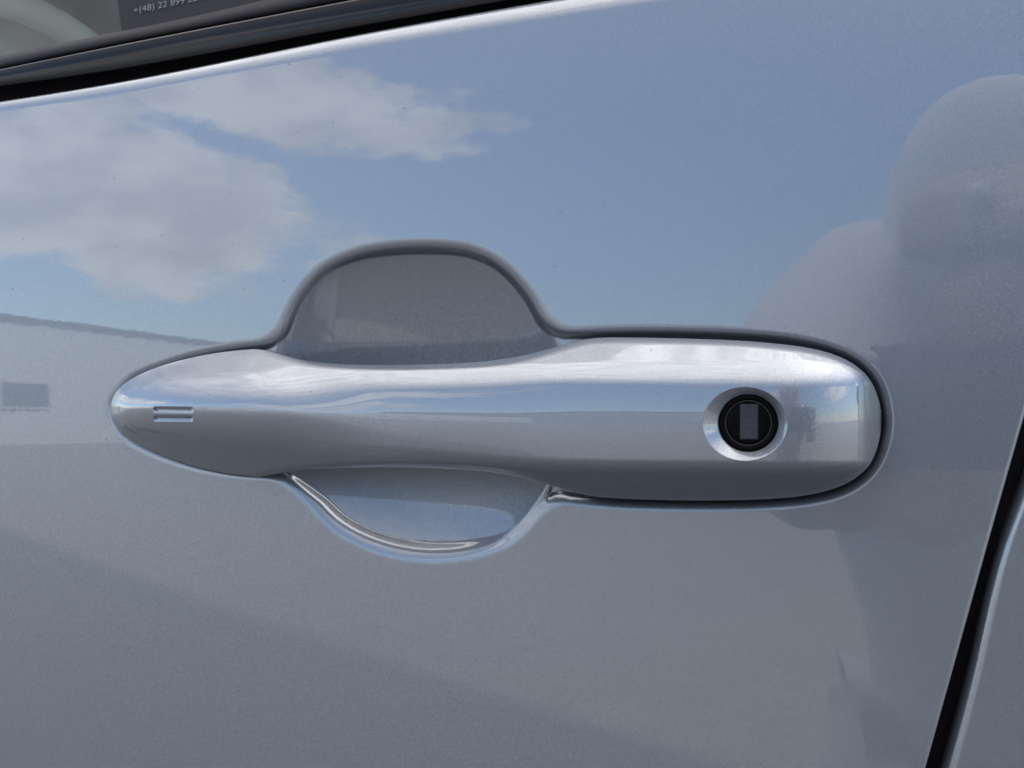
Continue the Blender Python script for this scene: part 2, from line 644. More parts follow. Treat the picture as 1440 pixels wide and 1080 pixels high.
def recess(U, V):
    """depth in metres by which the door skin is pressed in at pixel (U, V)"""
    ds = sdf(PAD, U, V)
    dc = sdf(CUP, U, V)
    du = smin(ds, dc, 34.0)
    r_s = 3.3 * MM
    lowr = sstep(V, 500, 655)
    r_all = r_s + (1 - sstep(dc, 0, 25)) * (1.0 + 2.4 * lowr) * MM * (1 - 0.75 * sstep(-ds, -26, 8))
    def fillet(d, r):
        s = np.maximum(-d, 0) * 0.2 * MM
        sm = 0.96 * r
        base = r - np.sqrt(np.maximum(r * r - np.minimum(s, sm) ** 2, 0))
        return base + np.maximum(s - sm, 0) * (sm / np.sqrt(r * r - sm * sm))
    q2 = ((U - CUPC[0]) / 208.0) ** 2 + ((V - CUPC[1]) / 231.0) ** 2
    bowl = (1.6 - 0.85 * lowr + (12.5 - 1.0 * lowr) * np.clip(1.02 - q2, 0, 1) ** 0.95) * MM
    seat = (5.8 - 2.3 * sstep(560 - V, 0, 80)) * (1 - 0.6 * sstep(-dc, -60, 4)) * MM * sstep(-ds, 2, 12) * (1 - sstep(-dc, 3, 14))
    floor = smax(bowl, seat, 1.2 * MM)
    return smin(fillet(du, r_all), floor, (0.55 + 0.15 * lowr) * MM) * (du < 40)


def fillet_edge(s_px, r_px):
    """inward roll of a sheet edge: s_px distance from the edge"""
    x = np.clip(1 - s_px / r_px, 0, 0.97)
    return r_px * 0.2 * MM * (1 - np.sqrt(1 - x * x))


def spaced(segs):
    out = []
    for a, b, n in segs:
        out.append(np.linspace(a, b, n, endpoint=False))
    out.append([segs[-1][1]])
    return np.concatenate(out)


# --- front door skin
us = spaced([(-900, -40, 40), (-40, 130, 60), (130, 380, 150), (380, 430, 45), (430, 760, 210), (760, 810, 45), (810, 1200, 190), (1200, 1270, 55), (1270, 1400, 60)])
r_ = (us - us[0]) / (us[-1] - us[0])
k_edge = np.linspace(0, 1, 26)
vs_n = spaced([(0, 0.03, 24), (0.03, 0.15, 60), (0.15, 0.30, 110), (0.30, 0.56, 260), (0.56, 0.62, 30), (0.62, 1.0, 60), (1.0, 1.95, 24)])
VB = 1330.0
# rows follow the belt line at the top and level out below; columns follow the shut line at the right
Rr, Sr = np.meshgrid(r_, vs_n)
U = np.broadcast_to(us, Rr.shape).copy()
V = np.zeros_like(U)
for _ in range(5):
    V = e0(U) * (1 - Sr) + VB * Sr
    # only the outer right part of the columns bends to the shut line
    ur = gapL(V)
    wgt = sstep(Rr, (1255 + 900) / 2300.0, 1.0)
    lin = us[None, :]
    U = np.where(wgt > 0, lin + (ur - us[-1]) * wgt, lin)
Y = skin_y(U, V) + recess(U, V)
Y = Y + fillet_edge(np.maximum(V - e0(U), 0), 24.0 * np.clip(0.55 + U / 1400, 0.45, 1.3)) * 0.65
Y = Y + fillet_edge(np.maximum(gapL(V) - U, 0), 4.0)
pts = P(U, V, Y)
nrow, ncol = U.shape
verts = [pts.reshape(-1, 3)]
faces = [grid_faces(nrow, ncol, 0, flip=True)]
# turned-in flange along the belt and along the shut line
base = nrow * ncol
topf = pts[0] + np.array([0, 0.016, 0.0])
verts.append(topf)
i0 = np.arange(ncol)
faces.append(np.stack([i0[:-1] + base, i0[:-1], i0[1:], i0[1:] + base], -1)[:, ::-1][:, ::-1])
base += ncol
sidef = pts[:, -1] + np.array([0.001, 0.018, 0.0])
verts.append(sidef)
i1 = np.arange(nrow)
L = i1 * ncol + ncol - 1
faces.append(np.stack([L[:-1], i1[:-1] + base, i1[1:] + base, L[1:]], -1))
door = mesh_obj('front_door', np.concatenate(verts), np.concatenate(faces), PAINT, car)

# --- rear door skin beyond the shut line
sn = spaced([(0, 24, 30), (24, 120, 24), (120, 900, 20)])
vr = np.concatenate([np.linspace(-160, VB, 160), np.linspace(VB + 40, 2480, 24)])
Sg, Vg = np.meshgrid(sn, vr)
Ug = gapR(Vg) + Sg
Yg = skin_y(Ug, Vg) + fillet_edge(Sg, 19.0) + 0.0004
pr = P(Ug, Vg, Yg)
fl = pr[:, :1] + np.array([-0.0003, 0.018, 0])
pr = np.concatenate([fl, pr], 1)
grid_obj('rear_door', pr, PAINT, car, flip=True)

# black weather strip deep in the shut line
vq = np.linspace(-160, 2480, 110)
prof = [(-26, 19), (-8, 12.0), (6, 10.5), (22, 12.5), (46, 19)]
strip = np.stack([P(gapL(vq) + o_, vq, skin_y(gapL(vq), vq) + d_ * MM) for o_, d_ in prof], 1)
grid_obj('weather_strip', strip, DEEP, car, flip=True)

# --- belt moulding, groove, seal, glass
ub = np.linspace(-900, 1500, 160)
y_b = skin_y(ub, e0(ub))


def belt(name, a, b, prof, m, parent=car):
    """prof: (position 0..1 from curve a up to curve b, depth in mm)"""
    rows = [P(ub, a(ub) * (1 - t) + b(ub) * t, y_b + d * MM) for t, d in prof]
    return grid_obj(name, np.stack(rows), m, parent, flip=False)


belt('belt_groove', e0, e2, [(-0.5, 6), (-0.2, 12), (0.3, 15), (1.0, 15)], DEEP)
_ph = np.linspace(R(-20), R(22), 20)
_den = math.sin(R(22)) + math.sin(R(20))
mp_ = [(-0.03, 12), (-0.02, 4.5)] + [((math.sin(a) + math.sin(R(20))) / _den * 0.96, 2.6 + (1 - math.cos(a)) * 8.0) for a in _ph] + [(0.985, 5.2), (1.0, 6.4), (1.01, 9)]
belt('belt_moulding', e1, e2, mp_, GLOSS)
belt('window_seal', e2, e3, [(-0.05, 9), (-0.02, 6.6), (0.12, 5.4), (0.4, 5.2), (0.7, 6.0), (0.92, 7.6), (1.0, 9.6), (1.02, 12)], RUBBER)

TILT = 0.30
b0 = P(ub, e3(ub) + 12, y_b + 11.5 * MM)
hs = np.linspace(0, 0.36, 12)
gl = np.stack([b0 + np.array([0, TILT * h + 0.25 * h * h, h]) for h in hs])
window = grid_obj('side_window', gl, GLASS, car)


def on_glass(u, h):
    """point on the inner side of the pane: h metres above the foot of the glass"""
    p = P(u, e3(u) + 12, np.interp(u, ub, y_b) + 11.5 * MM)
    h = np.asarray(h, float)
    return p + np.stack([np.zeros_like(h), TILT * h + 0.25 * h * h, h], -1)


# dark sticker on the pane with the phone number
su = np.linspace(174, 560, 30)
hh = np.linspace(0.001, 0.045, 6)
sg = np.stack([on_glass(su - 1290 * h, np.full_like(su, h)) - np.array([0, 0.0006, 0]) for h in hh])
grid_obj('window_sticker', sg, STICK, window)


def lettering(text, u0, v0, u1, v1, size, name, m, parent):
    cu = bpy.data.curves.new(name, 'FONT')
    cu.body = text
    cu.size = 1.0
    cu.extrude = 0.0
    ob = bpy.data.objects.new(name, cu)
    COL.objects.link(ob)
    dg = bpy.context.evaluated_depsgraph_get()
    me = bpy.data.meshes.new_from_object(ob.evaluated_get(dg))
    bpy.data.objects.remove(ob)
    co = np.zeros(len(me.vertices) * 3)
    me.vertices.foreach_get('co', co)
    co = co.reshape(-1, 3)
    wd = co[:, 0].max()
    uu = u0 + (u1 - u0) * co[:, 0] / wd
    vv = v0 + (v1 - v0) * co[:, 0] / wd - co[:, 1] * size
    # drop each point onto the sticker
    tgt = []
    for a, b_ in zip(uu, vv):
        h = 0.0
        for _ in range(12):
            p = on_glass(np.array(a), np.array(h)) - np.array([0, 0.0011, 0])
            q = P(a, b_, p[1])
            h = h + (q[2] - p[2])
        tgt.append(P(a, b_, p[1]))
    me.vertices.foreach_set('co', np.array(tgt, np.float32).ravel())
    me.update()
    me.materials.clear()
    me.materials.append(m)
    o = bpy.data.objects.new(name, me)
    COL.objects.link(o)
    o.parent = parent
    return o


lettering('+(48) 22 899 22 8', 187, 19, 288, -1.5, 12.5, 'sticker_lettering', LETTER, window)

# ------------------------------------------------------------------ door handle
He_f = spline([155, 230, 330, 390, 440, 520, 680, 1240], [0.5, 1.2, 2.2, 3.5, 5.0, 7.0, 7.0, 7.0])


def front_total(u):
    """how far the crest of the handle stands out from the skin, mm"""
    base = pchip(u, [155, 400, 620, 860, 1080, 1240], [19.5, 22.5, 24.0, 24.0, 23.8, 23.0])
    xl = np.clip((u - 155) / 285.0, 0, 1)
    nose = (1 - (1 - xl) ** 2.1) ** (1 / 1.75)
    xr = np.clip((u - 1070) / 170.0, 0, 1)
    tail = (1 - xr ** 2.5) ** (1 / 2.3)
    return base * nose * tail


KP = ([155, 300, 420, 640, 800, 1240], [7.0, 7.0, 6.0, 4.6, 3.4, 3.4])


def crest(u):
    """pixel rows of the two long creases between front face and upper and lower bevel"""
    ct = pchip(u, [155, 400, 700, 800, 1240], [560, 531, 527, 525.5, 526])
    cb = pchip(u, [155, 400, 600, 800, 1240], [600, 640, 646, 655, 659])
    return ct, cb


def handle_h(u, v):
    """height of the handle's front face above the door skin, mm"""
    u = np.asarray(u, float)
    v = np.asarray(v, float)
    t0, t1 = vtop(u), vbot(u)
    a = np.maximum(v - t0, 0) * 0.2
    b = np.maximum(t1 - v, 0) * 0.2
    ft = front_total(u)
    k = pchip(u, *KP)
    vc = pchip(u, [155, 300, 600, 850, 1240], [574, 580, 588, 594, 594])
    Rv = pchip(u, [155, 300, 500, 700, 850, 1240], [22, 26, 36, 55, 90, 80])

    def face(vv):
        return ft - ((vv - vc) * 0.2) ** 2 / (2 * Rv)
    # nose: rounded section that starts from the outline (without the small flares beside the cup)
    a = 0.2 * 3.5 * np.log1p(np.exp(np.clip((v - np.interp(u, _us, _ts)) / 3.5, -30, 60)))
    b = 0.2 * 3.5 * np.log1p(np.exp(np.clip((np.interp(u, _us, _bs) - v) / 3.5, -30, 60)))
    he = He_f(u)
    fr = np.maximum(face(v) - he, 0.0)
    slT = pchip(u, [155, 350, 500], [1.5, 1.5, 1.35])
    slB = pchip(u, [155, 350, 500], [1.3, 1.3, 1.35])
    kk = np.minimum(k, 0.9 * fr + 0.05)
    hn = smin(np.sqrt((slT * a) ** 2 + 2 * 1.6 * a), fr, kk)
    hn = he + np.maximum(smin(hn, np.sqrt((slB * b) ** 2 + 2 * 1.4 * b), kk), 0)
    # grip and lock end: long flat bevels that fall away from straight creases
    ct, cb = crest(u)
    ST = pchip(u, [400, 560, 700, 1000, 1240], [1.3, 1.4, 1.3, 1.05, 1.05])
    SB = pchip(u, [400, 560, 700, 1000, 1240], [1.3, 1.5, 1.7, 1.6, 1.6])

    def body(vv):
        f = face(vv)
        x = smin(f, face(ct) - ST * (ct - vv) * 0.2, k)
        return smin(x, face(cb) - SB * (vv - cb) * 0.2, k)
    hg = body(v)
    a = np.maximum(v - t0, 0) * 0.2
    b = np.maximum(t1 - v, 0) * 0.2
    edge_t = np.maximum(body(t0) - 2.2, 1.0)
    edge_b = np.maximum(body(t1) - 2.2, 1.0)
    hg = smin(hg, edge_t + np.sqrt((2.2 * a) ** 2 + 2 * 2.2 * a), 0.8)
    hg = smin(hg, edge_b + np.sqrt((2.2 * b) ** 2 + 2 * 2.2 * b), 0.8)
    wgt = sstep(u, 200, 560)
    h = hn * (1 - wgt) + hg * wgt
    # two short pressed lines near the front tip
    for gv in (576.2, 588.4):
        lu = sstep(u, 215.5, 218.5) * (1 - sstep(u, 269, 272))
        vline = v - (gv + (u - 243) * 0.012)
        g_ = np.clip(1 - np.abs(vline) / 4.6, 0, 1)
        h = h - lu * 0.95 * g_
    return h


hu = 155 + 1085 * 0.5 * (1 - np.cos(np.linspace(0, math.pi, 60)))
hu = np.unique(np.concatenate([155 + 30 * np.linspace(0, 1, 24) ** 2, np.linspace(185, 212, 14), np.linspace(212, 275, 70), np.linspace(275, 985, 300),
                               np.linspace(985, 1110, 90), np.linspace(1110, 1205, 60), 1240 - 35 * np.linspace(1, 0, 34) ** 2]).round(3))
tt = np.unique(np.concatenate([0.12 * np.linspace(0, 1, 26) ** 1.8, np.linspace(0.12, 0.42, 50), np.linspace(0.42, 0.67, 84), np.linspace(0.67, 0.88, 40),
                               1 - 0.12 * np.linspace(1, 0, 26) ** 1.8]).round(5))
T2, U2 = np.meshgrid(tt, hu, indexing='ij')
V2 = vtop(U2) * (1 - T2) + vbot(U2) * T2
H2 = handle_h(U2, V2)
sk = skin_y(U2, V2)
front_pts = P(U2, V2, sk - H2 * MM)
nT, nU = U2.shape
# back: grip arches free of the door, both ends reach down into their seats
tb = np.array([0.004, 0.02, 0.06, 0.15, 0.3, 0.5, 0.7, 0.85, 0.94, 0.98, 0.996])
Tb, Ub = np.meshgrid(tb, hu, indexing='ij')
Vb_ = vtop(Ub) * (1 - Tb) + vbot(Ub) * Tb
hb = np.interp(hu, [155, 395, 450, 520, 690, 770, 830, 1240], [-5.0, -4.0, 8.0, 13.0, 13.0, 6.0, -5.0, -5.0])
edgeH = H2[0][None] * (1 - Tb) + H2[-1][None] * Tb
Hb_ = edgeH + (hb[None] - edgeH) * np.sin(np.pi * Tb) ** 0.22
back_pts = P(Ub, Vb_, skin_y(Ub, Vb_) - Hb_ * MM)
# hole for the lock
LC = np.array([1047.5, 596.0])
LR = np.array([60.0, 52.0])
e2_ = ((U2 - LC[0]) / LR[0]) ** 2 + ((V2 - LC[1]) / LR[1]) ** 2
inside = e2_ < 1.05 ** 2
ff = grid_faces(nT, nU, 0, flip=True)
cut = inside.ravel()[ff].any(1)
removed = ff[cut]
ff = ff[~cut]
# boundary vertices: those used by removed faces and by kept ones, ordered by angle
bset = np.intersect1d(np.unique(removed), np.unique(ff))
uv = np.stack([U2.ravel(), V2.ravel()], -1)
ang = np.arctan2((uv[bset, 1] - LC[1]) / LR[1], (uv[bset, 0] - LC[0]) / LR[0])
order = np.argsort(ang)
bset, ang = bset[order], ang[order]
NR = 160
ra = np.linspace(-math.pi, math.pi, NR, endpoint=False)
ring_u, ring_v = LC[0] + LR[0] * np.cos(ra), LC[1] + LR[1] * np.sin(ra)
ring_pts = P(ring_u, ring_v, skin_y(ring_u, ring_v) - handle_h(ring_u, ring_v) * MM)
rb = nT * nU
tris = []
i = j = 0
nb = len(bset)
while i < nb or j < NR:
    ai = ang[i % nb] + (2 * math.pi if i >= nb else 0)
    an = ang[(i + 1) % nb] + (2 * math.pi if i + 1 >= nb else 0)
    rn = ra[(j + 1) % NR] + (2 * math.pi if j + 1 >= NR else 0)
    if j >= NR or (i < nb and an <= rn):
        tris.append((bset[i % nb], bset[(i + 1) % nb], rb + j % NR))
        i += 1
    else:
        tris.append((rb + (j + 1) % NR, rb + j % NR, bset[i % nb]))
        j += 1
tris = np.array(tris)
_av = np.concatenate([front_pts.reshape(-1, 3), ring_pts])
_n = np.cross(_av[tris[:, 1]] - _av[tris[:, 0]], _av[tris[:, 2]] - _av[tris[:, 0]])
tris[_n[:, 1] > 0] = tris[_n[:, 1] > 0][:, ::-1]
_n = np.cross(_av[ff[:, 2]] - _av[ff[:, 0]], _av[ff[:, 3]] - _av[ff[:, 1]])
if _n[:, 1].sum() > 0:
    ff = ff[:, ::-1]
# join front, back
bb_ = rb + NR
nB = len(tb)
fb = grid_faces(nB, nU, bb_, flip=False)
c0 = np.arange(nU)
j1 = np.stack([c0[:-1], c0[1:], bb_ + c0[1:], bb_ + c0[:-1]], -1)
lastF, lastB = (nT - 1) * nU, bb_ + (nB - 1) * nU
j2 = np.stack([lastF + c0[1:], lastF + c0[:-1], lastB + c0[:-1], lastB + c0[1:]], -1)
allv = np.concatenate([front_pts.reshape(-1, 3), ring_pts, back_pts.reshape(-1, 3)])
handle = mesh_obj('door_handle', allv, [np.concatenate([ff, fb, j1, j2]), tris], PAINT, car)

# dark foam gasket between the handle's ends and the skin
gk = closed_curve([(153, 575), (170, 544), (230, 512), (330, 491), (420, 490), (600, 490), (780, 484), (880, 472), (1050, 474), (1150, 486), (1215, 516), (1244, 575), (1241, 620),
                   (1205, 676), (1130, 702), (950, 708), (830, 702), (700, 680), (470, 672), (350, 672), (270, 657), (190, 624)], 220)
gc = gk.mean(0)
rings = []
for f_, d_ in ((1.0, 5.4), (0.985, 4.2), (0.9, 4.0)):
    q = gc + (gk - gc) * f_
    rings.append(P(q[:, 0], q[:, 1], skin_y(q[:, 0], q[:, 1]) + d_ * MM))
# only the two ends carry a gasket
g_pts = np.stack(rings)
gf = grid_faces(3, len(gk), 0, wrap=True)
gu = gk[:, 0]
cu_ = gu[gf[:, 0] % len(gk)]
keep = (cu_ < 350) | (cu_ > 820)
mesh_obj('handle_gasket', g_pts.reshape(-1, 3), gf[keep], DEEP, handle)

# lock: bevelled surround, black cylinder, thin rim and grey shutter
LC2 = np.array([1052.5, 595.0])
yl = float(skin_y(LC2[0], LC2[1])) - (float(handle_h(np.array(1052.5), np.array(540.0))) - 1.5) * MM
aa = np.linspace(-math.pi, math.pi, NR, endpoint=False)
rows = []
for f_, drop in ((0.0, 0.0), (0.03, 0.05), (0.08, 0.25), (0.9, 3.4), (0.96, 3.8), (1.0, 4.6), (1.0, 7.0)):
    uo, vo = LC[0] + LR[0] * np.cos(aa), LC[1] + LR[1] * np.sin(aa)
    ui, vi = LC2[0] + 41.5 * np.cos(aa), LC2[1] + 40 * np.sin(aa)
    yo = skin_y(uo, vo) - handle_h(uo, vo) * MM
    x_u, x_v = uo * (1 - f_) + ui * f_, vo * (1 - f_) + vi * f_
    yi = yl + 0.0
    s_ = min(1.0, drop / 3.8)
    yy = yo * (1 - s_) + (yi + 0.2 * MM) * s_ + max(0, drop - 3.8) * MM
    rows.append(P(x_u, x_v, yy))
grid_obj('lock_surround', np.stack(rows), PAINT, handle, wrap=True)


def lock_ring(prof, name, m, n=96):
    """prof: (radius px, depth mm relative to the lock face, positive = deeper)"""
    al = np.linspace(-math.pi, math.pi, n, endpoint=False)
    return grid_obj(name, np.stack([P(LC2[0] + r * 1.03 * np.cos(al), LC2[1] + r * np.sin(al), np.full(n, yl + d * MM)) for r, d in prof]), m, handle, wrap=True)


lock_ring([(40.4, 3), (40.2, 0.9), (39.4, 0.45), (38, 0.3), (33.2, 0.3), (32.6, 0.55), (32.4, 1.2)], 'lock_collar', LOCKB)
lock_ring([(32.4, 1.2), (32.2, 0.5), (31.6, 0.28), (30.9, 0.3), (30.6, 0.55), (30.5, 1.2)], 'lock_rim', LOCKR)
lock_ring([(30.6, 1.2), (30.3, 0.75), (29.5, 0.6), (22, 0.6), (10, 0.6), (0.01, 0.6)], 'lock_cylinder', LOCKB)


def lock_box(u0, u1, v0, v1, d_top, d_bot, bev, name, m):
    """small bevelled plate set into the lock face"""
    rows = []
    for ins, d in ((0, d_bot), (0, d_top + bev * 0.25), (bev * 2.5, d_top), (None, d_top)):
        if ins is None:
            cu2, cv2 = (u0 + u1) / 2, (v0 + v1) / 2
            q = [(cu2, cv2)] * 4
        else:
            q = [(u0 + ins, v0 + ins), (u1 - ins, v0 + ins), (u1 - ins, v1 - ins), (u0 + ins, v1 - ins)]
        q = np.array(q, float)
        rows.append(P(q[:, 0], q[:, 1], np.full(4, yl + d * MM)))
    return grid_obj(name, np.stack(rows), m, handle, wrap=True, smooth=False)


lock_box(1040.5, 1066, 568.5, 618, 0.42, 1.0, 0.6, 'key_slot_shutter', SLOT)

# ------------------------------------------------------------------ rest of the car (cabin seen through the glass, body that shades the paving)


def box_part(name, boxes, m, bevel=0.03, parent=car):
    bm = bmesh.new()
    for lo, hi in boxes:
        add_box(bm, lo, hi, bevel, 3)
    return bm_obj(name, bm, m, parent, smooth=False)


def profile_part(name, poly, y0, y1, m, bevel=0.05):
    bm = bmesh.new()
    a = [bm.verts.new((x, y0, z)) for x, z in poly]
    b = [bm.verts.new((x, y1, z)) for x, z in poly]
    bm.faces.new(a)
    bm.faces.new(b[::-1])
    n = len(poly)
    for i in range(n):
        bm.faces.new((a[i], b[i], b[(i + 1) % n], a[(i + 1) % n]))
    bmesh.ops.bevel(bm, geom=list(bm.edges), offset=bevel, segments=3, affect='EDGES')
    return bm_obj(name, bm, m, car, smooth=True)


profile_part('bonnet', [(-2.35, 0.28), (-2.42, 0.55), (-2.30, 0.74), (-1.70, 0.89), (-1.58, 0.90), (-1.05, 0.80), (-1.05, 0.28)], 0.09, 1.70, PAINT)
profile_part('tailgate', [(0.95, 0.28), (0.95, 1.05), (1.55, 1.10), (1.66, 0.95), (1.70, 0.55), (1.62, 0.28)], 0.09, 1.70, PAINT)
profile_part('roof', [(-0.98, 1.355), (-0.4, 1.44), (0.6, 1.45), (1.15, 1.40), (1.15, 1.36), (0.6, 1.40), (-0.4, 1.395), (-0.98, 1.325)], 0.28, 1.50, PAINT, 0.008)
box_part('door_sill', [((-1.1, 0.03, 0.18), (1.0, 0.10, 0.71))], PAINT, 0.02)
box_part('far_body_side', [((-1.1, 1.66, 0.2), (1.0, 1.74, 1.0))], PAINT, 0.02)
box_part('cabin_floor', [((-1.1, 0.05, 0.2), (1.0, 1.7, 0.26))], CABIN, 0.0)
for yb, yt in ((0.10, 0.29), (1.68, 1.50)):
  for p0_, p1_, r0_ in (((-1.62, 0.90), (-0.94, 1.35), 0.035), ((1.45, 1.08), (1.12, 1.39), 0.075), ((0.29, 1.0), (0.22, 1.42), 0.04)):
    bm = bmesh.new()
    add_tube(bm, [(p0_[0], yb, p0_[1]), (p1_[0], yt, p1_[1])], r0_, 10)
    bm_obj('window_pillar', bm, CABIN, car, smooth=True)
for wx in (-1.55, 1.0):
    for wy in (0.0, 1.58):
        bm = bmesh.new()
        ringp = []
        prof = [(0.20, 0.03), (0.29, 0.02), (0.312, 0.04), (0.312, 0.16), (0.29, 0.19), (0.20, 0.18)]
        al = np.linspace(0, 2 * math.pi, 40, endpoint=False)
        g_ = np.stack([np.stack([wx + r * np.cos(al), np.full(40, wy + y), 0.312 + r * np.sin(al)], -1) for r, y in prof])
        tyre = grid_obj('wheel', g_, TYRE, car, wrap=True)
        prof = [(0.20, 0.03), (0.195, 0.05), (0.06, 0.06), (0.01, 0.055)]
        g_ = np.stack([np.stack([wx + r * np.cos(al), np.full(40, wy + (y if wy < 1 else 0.2 - y)), 0.312 + r * np.sin(al)], -1) for r, y in prof])
        grid_obj('rim', g_, ALLOY, tyre, wrap=True)
        bm.free()


def torus_part(name, c, nrm, Rm, rm, m, n=64, k=14, parent=car):
    c = Vector(c)
    nrm = Vector(nrm).normalized()
    a = nrm.orthogonal().normalized()
    b = nrm.cross(a)
    pts = np.zeros((n, k, 3))
    for i in range(n):
        t = 2 * math.pi * i / n
        rad = a * math.cos(t) + b * math.sin(t)
        for j in range(k):
            s = 2 * math.pi * j / k
            pts[i, j] = c + rad * (Rm + rm * math.cos(s)) + nrm * (rm * math.sin(s))
    i = np.arange(n * k).reshape(n, k)
    i = np.concatenate([i, i[:1]], 0)
    i = np.concatenate([i, i[:, :1]], 1)
    f = np.stack([i[:-1, :-1], i[:-1, 1:], i[1:, 1:], i[1:, :-1]], -1).reshape(-1, 4)
    return mesh_obj(name, pts.reshape(-1, 3), f, m, parent)


pw = P(120, 40, 0.34)
wheel = torus_part('steering_wheel', pw + np.array([-0.07, 0.13, -0.10]), (0.9, 0.0, 0.43), 0.18, 0.012, LEATHER)
pd = P(20, 60, 0.62)
profile_part('dashboard', [(pd[0] - 0.7, 0.8), (pd[0] - 0.7, pd[2] + 0.02), (pd[0] - 0.1, pd[2] + 0.045), (pd[0] + 0.03, pd[2] + 0.02), (pd[0] + 0.05, pd[2] - 0.06), (pd[0] - 0.05, 0.8)], 0.10, 1.6, TRIMP, 0.03)
box_part('seat_back', [((0.15, 0.3, 0.5), (0.30, 0.75, 1.12)), ((0.15, 1.0, 0.5), (0.30, 1.45, 1.12))], CABIN, 0.05)

wsg = np.array([[(x, y, z) for x, z in ((-1.62, 0.91), (-1.38, 1.08), (-1.16, 1.22), (-0.97, 1.335))] for y in np.linspace(0.30, 1.5, 8)])
grid_obj('windscreen', wsg, GLASS, car)
box_part('headlining', [((-0.95, 0.32, 1.305), (1.1, 1.46, 1.32))], HEADL, 0.0)

# ------------------------------------------------------------------ what the paint mirrors: houses, the shading block behind, the photographer
WALLP = simple('pale render', (0.36, 0.37, 0.38), 0.8, bscale=3)
WALLG = simple('grey render', (0.30, 0.29, 0.28), 0.8, bscale=3)
WALLB = simple('blue grey cladding', (0.20, 0.23, 0.27), 0.8, bscale=3)
EAVE = simple('dark metal eave', (0.05, 0.055, 0.06), 0.5, bscale=3)
PANE = simple('dark window pane', (0.05, 0.055, 0.065), 0.45, bscale=3)
FRAME = simple('grey window frame', (0.3, 0.3, 0.31), 0.5, bscale=3)


def building(name, label, lo, hi, wallm, eave, wins):
    """wins: list of (face axis point list); windows are separate parts with panes"""
    t = thing(name, label, 'building', ((lo[0] + hi[0]) / 2, (lo[1] + hi[1]) / 2, 0))
    off = Vector(t.location)
    def L(p):
        return tuple(Vector(p) - off)
    bm = bmesh.new()
    add_box(bm, L((lo[0], lo[1], 0)), L((hi[0], hi[1], hi[2])))
    bm_obj('wall', bm, wallm, t)
    bm = bmesh.new()
    add_box(bm, L((lo[0] - eave, lo[1] - eave, hi[2] + 0.004)), L((hi[0] + eave, hi[1] + eave, hi[2] + 0.004 + max(0.12, eave * 0.5))), 0.02)
    bm_obj('roof', bm, EAVE, t)
    first = None
    for axis, x, y, z, wd, ht in wins:
        if first is None:
            bm = bmesh.new()
            for b0_, b1_ in (((-wd / 2, -0.06, -ht / 2), (-wd / 2 + 0.08, 0.06, ht / 2)), ((wd / 2 - 0.08, -0.06, -ht / 2), (wd / 2, 0.06, ht / 2)),
                             ((-wd / 2 + 0.08, -0.058, ht / 2 - 0.08), (wd / 2 - 0.08, 0.058, ht / 2)), ((-wd / 2 + 0.08, -0.058, -ht / 2), (wd / 2 - 0.08, 0.058, -ht / 2 + 0.08))):
                add_box(bm, b0_, b1_)
            fr = bm_obj('window', bm, FRAME, t)
            bm = bmesh.new()
            add_box(bm, (-wd / 2 + 0.08, -0.02, -ht / 2 + 0.08), (wd / 2 - 0.08, 0.02, ht / 2 - 0.08))
            pn = bm_obj('pane', bm, PANE, fr)
            first = (fr, pn)
        else:
            fr = first[0].copy()
            pn = first[1].copy()
            COL.objects.link(fr)
            COL.objects.link(pn)
            pn.parent = fr
            fr.parent = t
        fr.location = L((x, y, z))
        fr.rotation_euler = (0, 0, 0 if axis == 'y' else R(90))
    return t


building('apartment_building', 'tall grey block behind the car whose shade falls over the car', (5.0, 4.14, 0), (11.0, 26.0, 17.0), WALLG, 0.0,
         [('y', x, 4.14, z, 1.3, 1.5) for z in (1.8, 4.8, 7.8, 10.8, 13.8) for x in (6.2, 8.0, 9.8)])
building('shop_building', 'low pale building with dark flat eave mirrored left on the door', (-34.0, -75.0, 0), (-22.0, -13.0, 3.75), WALLP, 0.15,
         [('x', -22.0, y, 1.5, 2.0, 0.85) for y in (-17, -22, -27, -33, -39, -45, -52)])
building('storage_building', 'long low grey building far behind the photographer', (-40.0, -82.0, 0), (45.0, -70.0, 7.0), WALLB, 0.3,
         [('y', x, -70.0, 2.0, 3.0, 1.5) for x in (27, 34, 41)])


# --- the photographer kneeling before the door, phone held out to it
SKINM = simple('skin', (0.55, 0.42, 0.36), 0.5, bscale=60)
HAIRM = simple('dark hair', (0.02, 0.015, 0.012), 0.6, bscale=200)
JACK = simple('pale grey jacket cloth', (0.8, 0.8, 0.81), 0.85, bscale=300)
JEAN = simple('grey trousers cloth', (0.5, 0.5, 0.51), 0.9, bscale=300)
SHOE = simple('dark shoe leather', (0.03, 0.028, 0.026), 0.6, bscale=100)
EYEW = simple('eye', (0.6, 0.6, 0.6), 0.2, bscale=50)


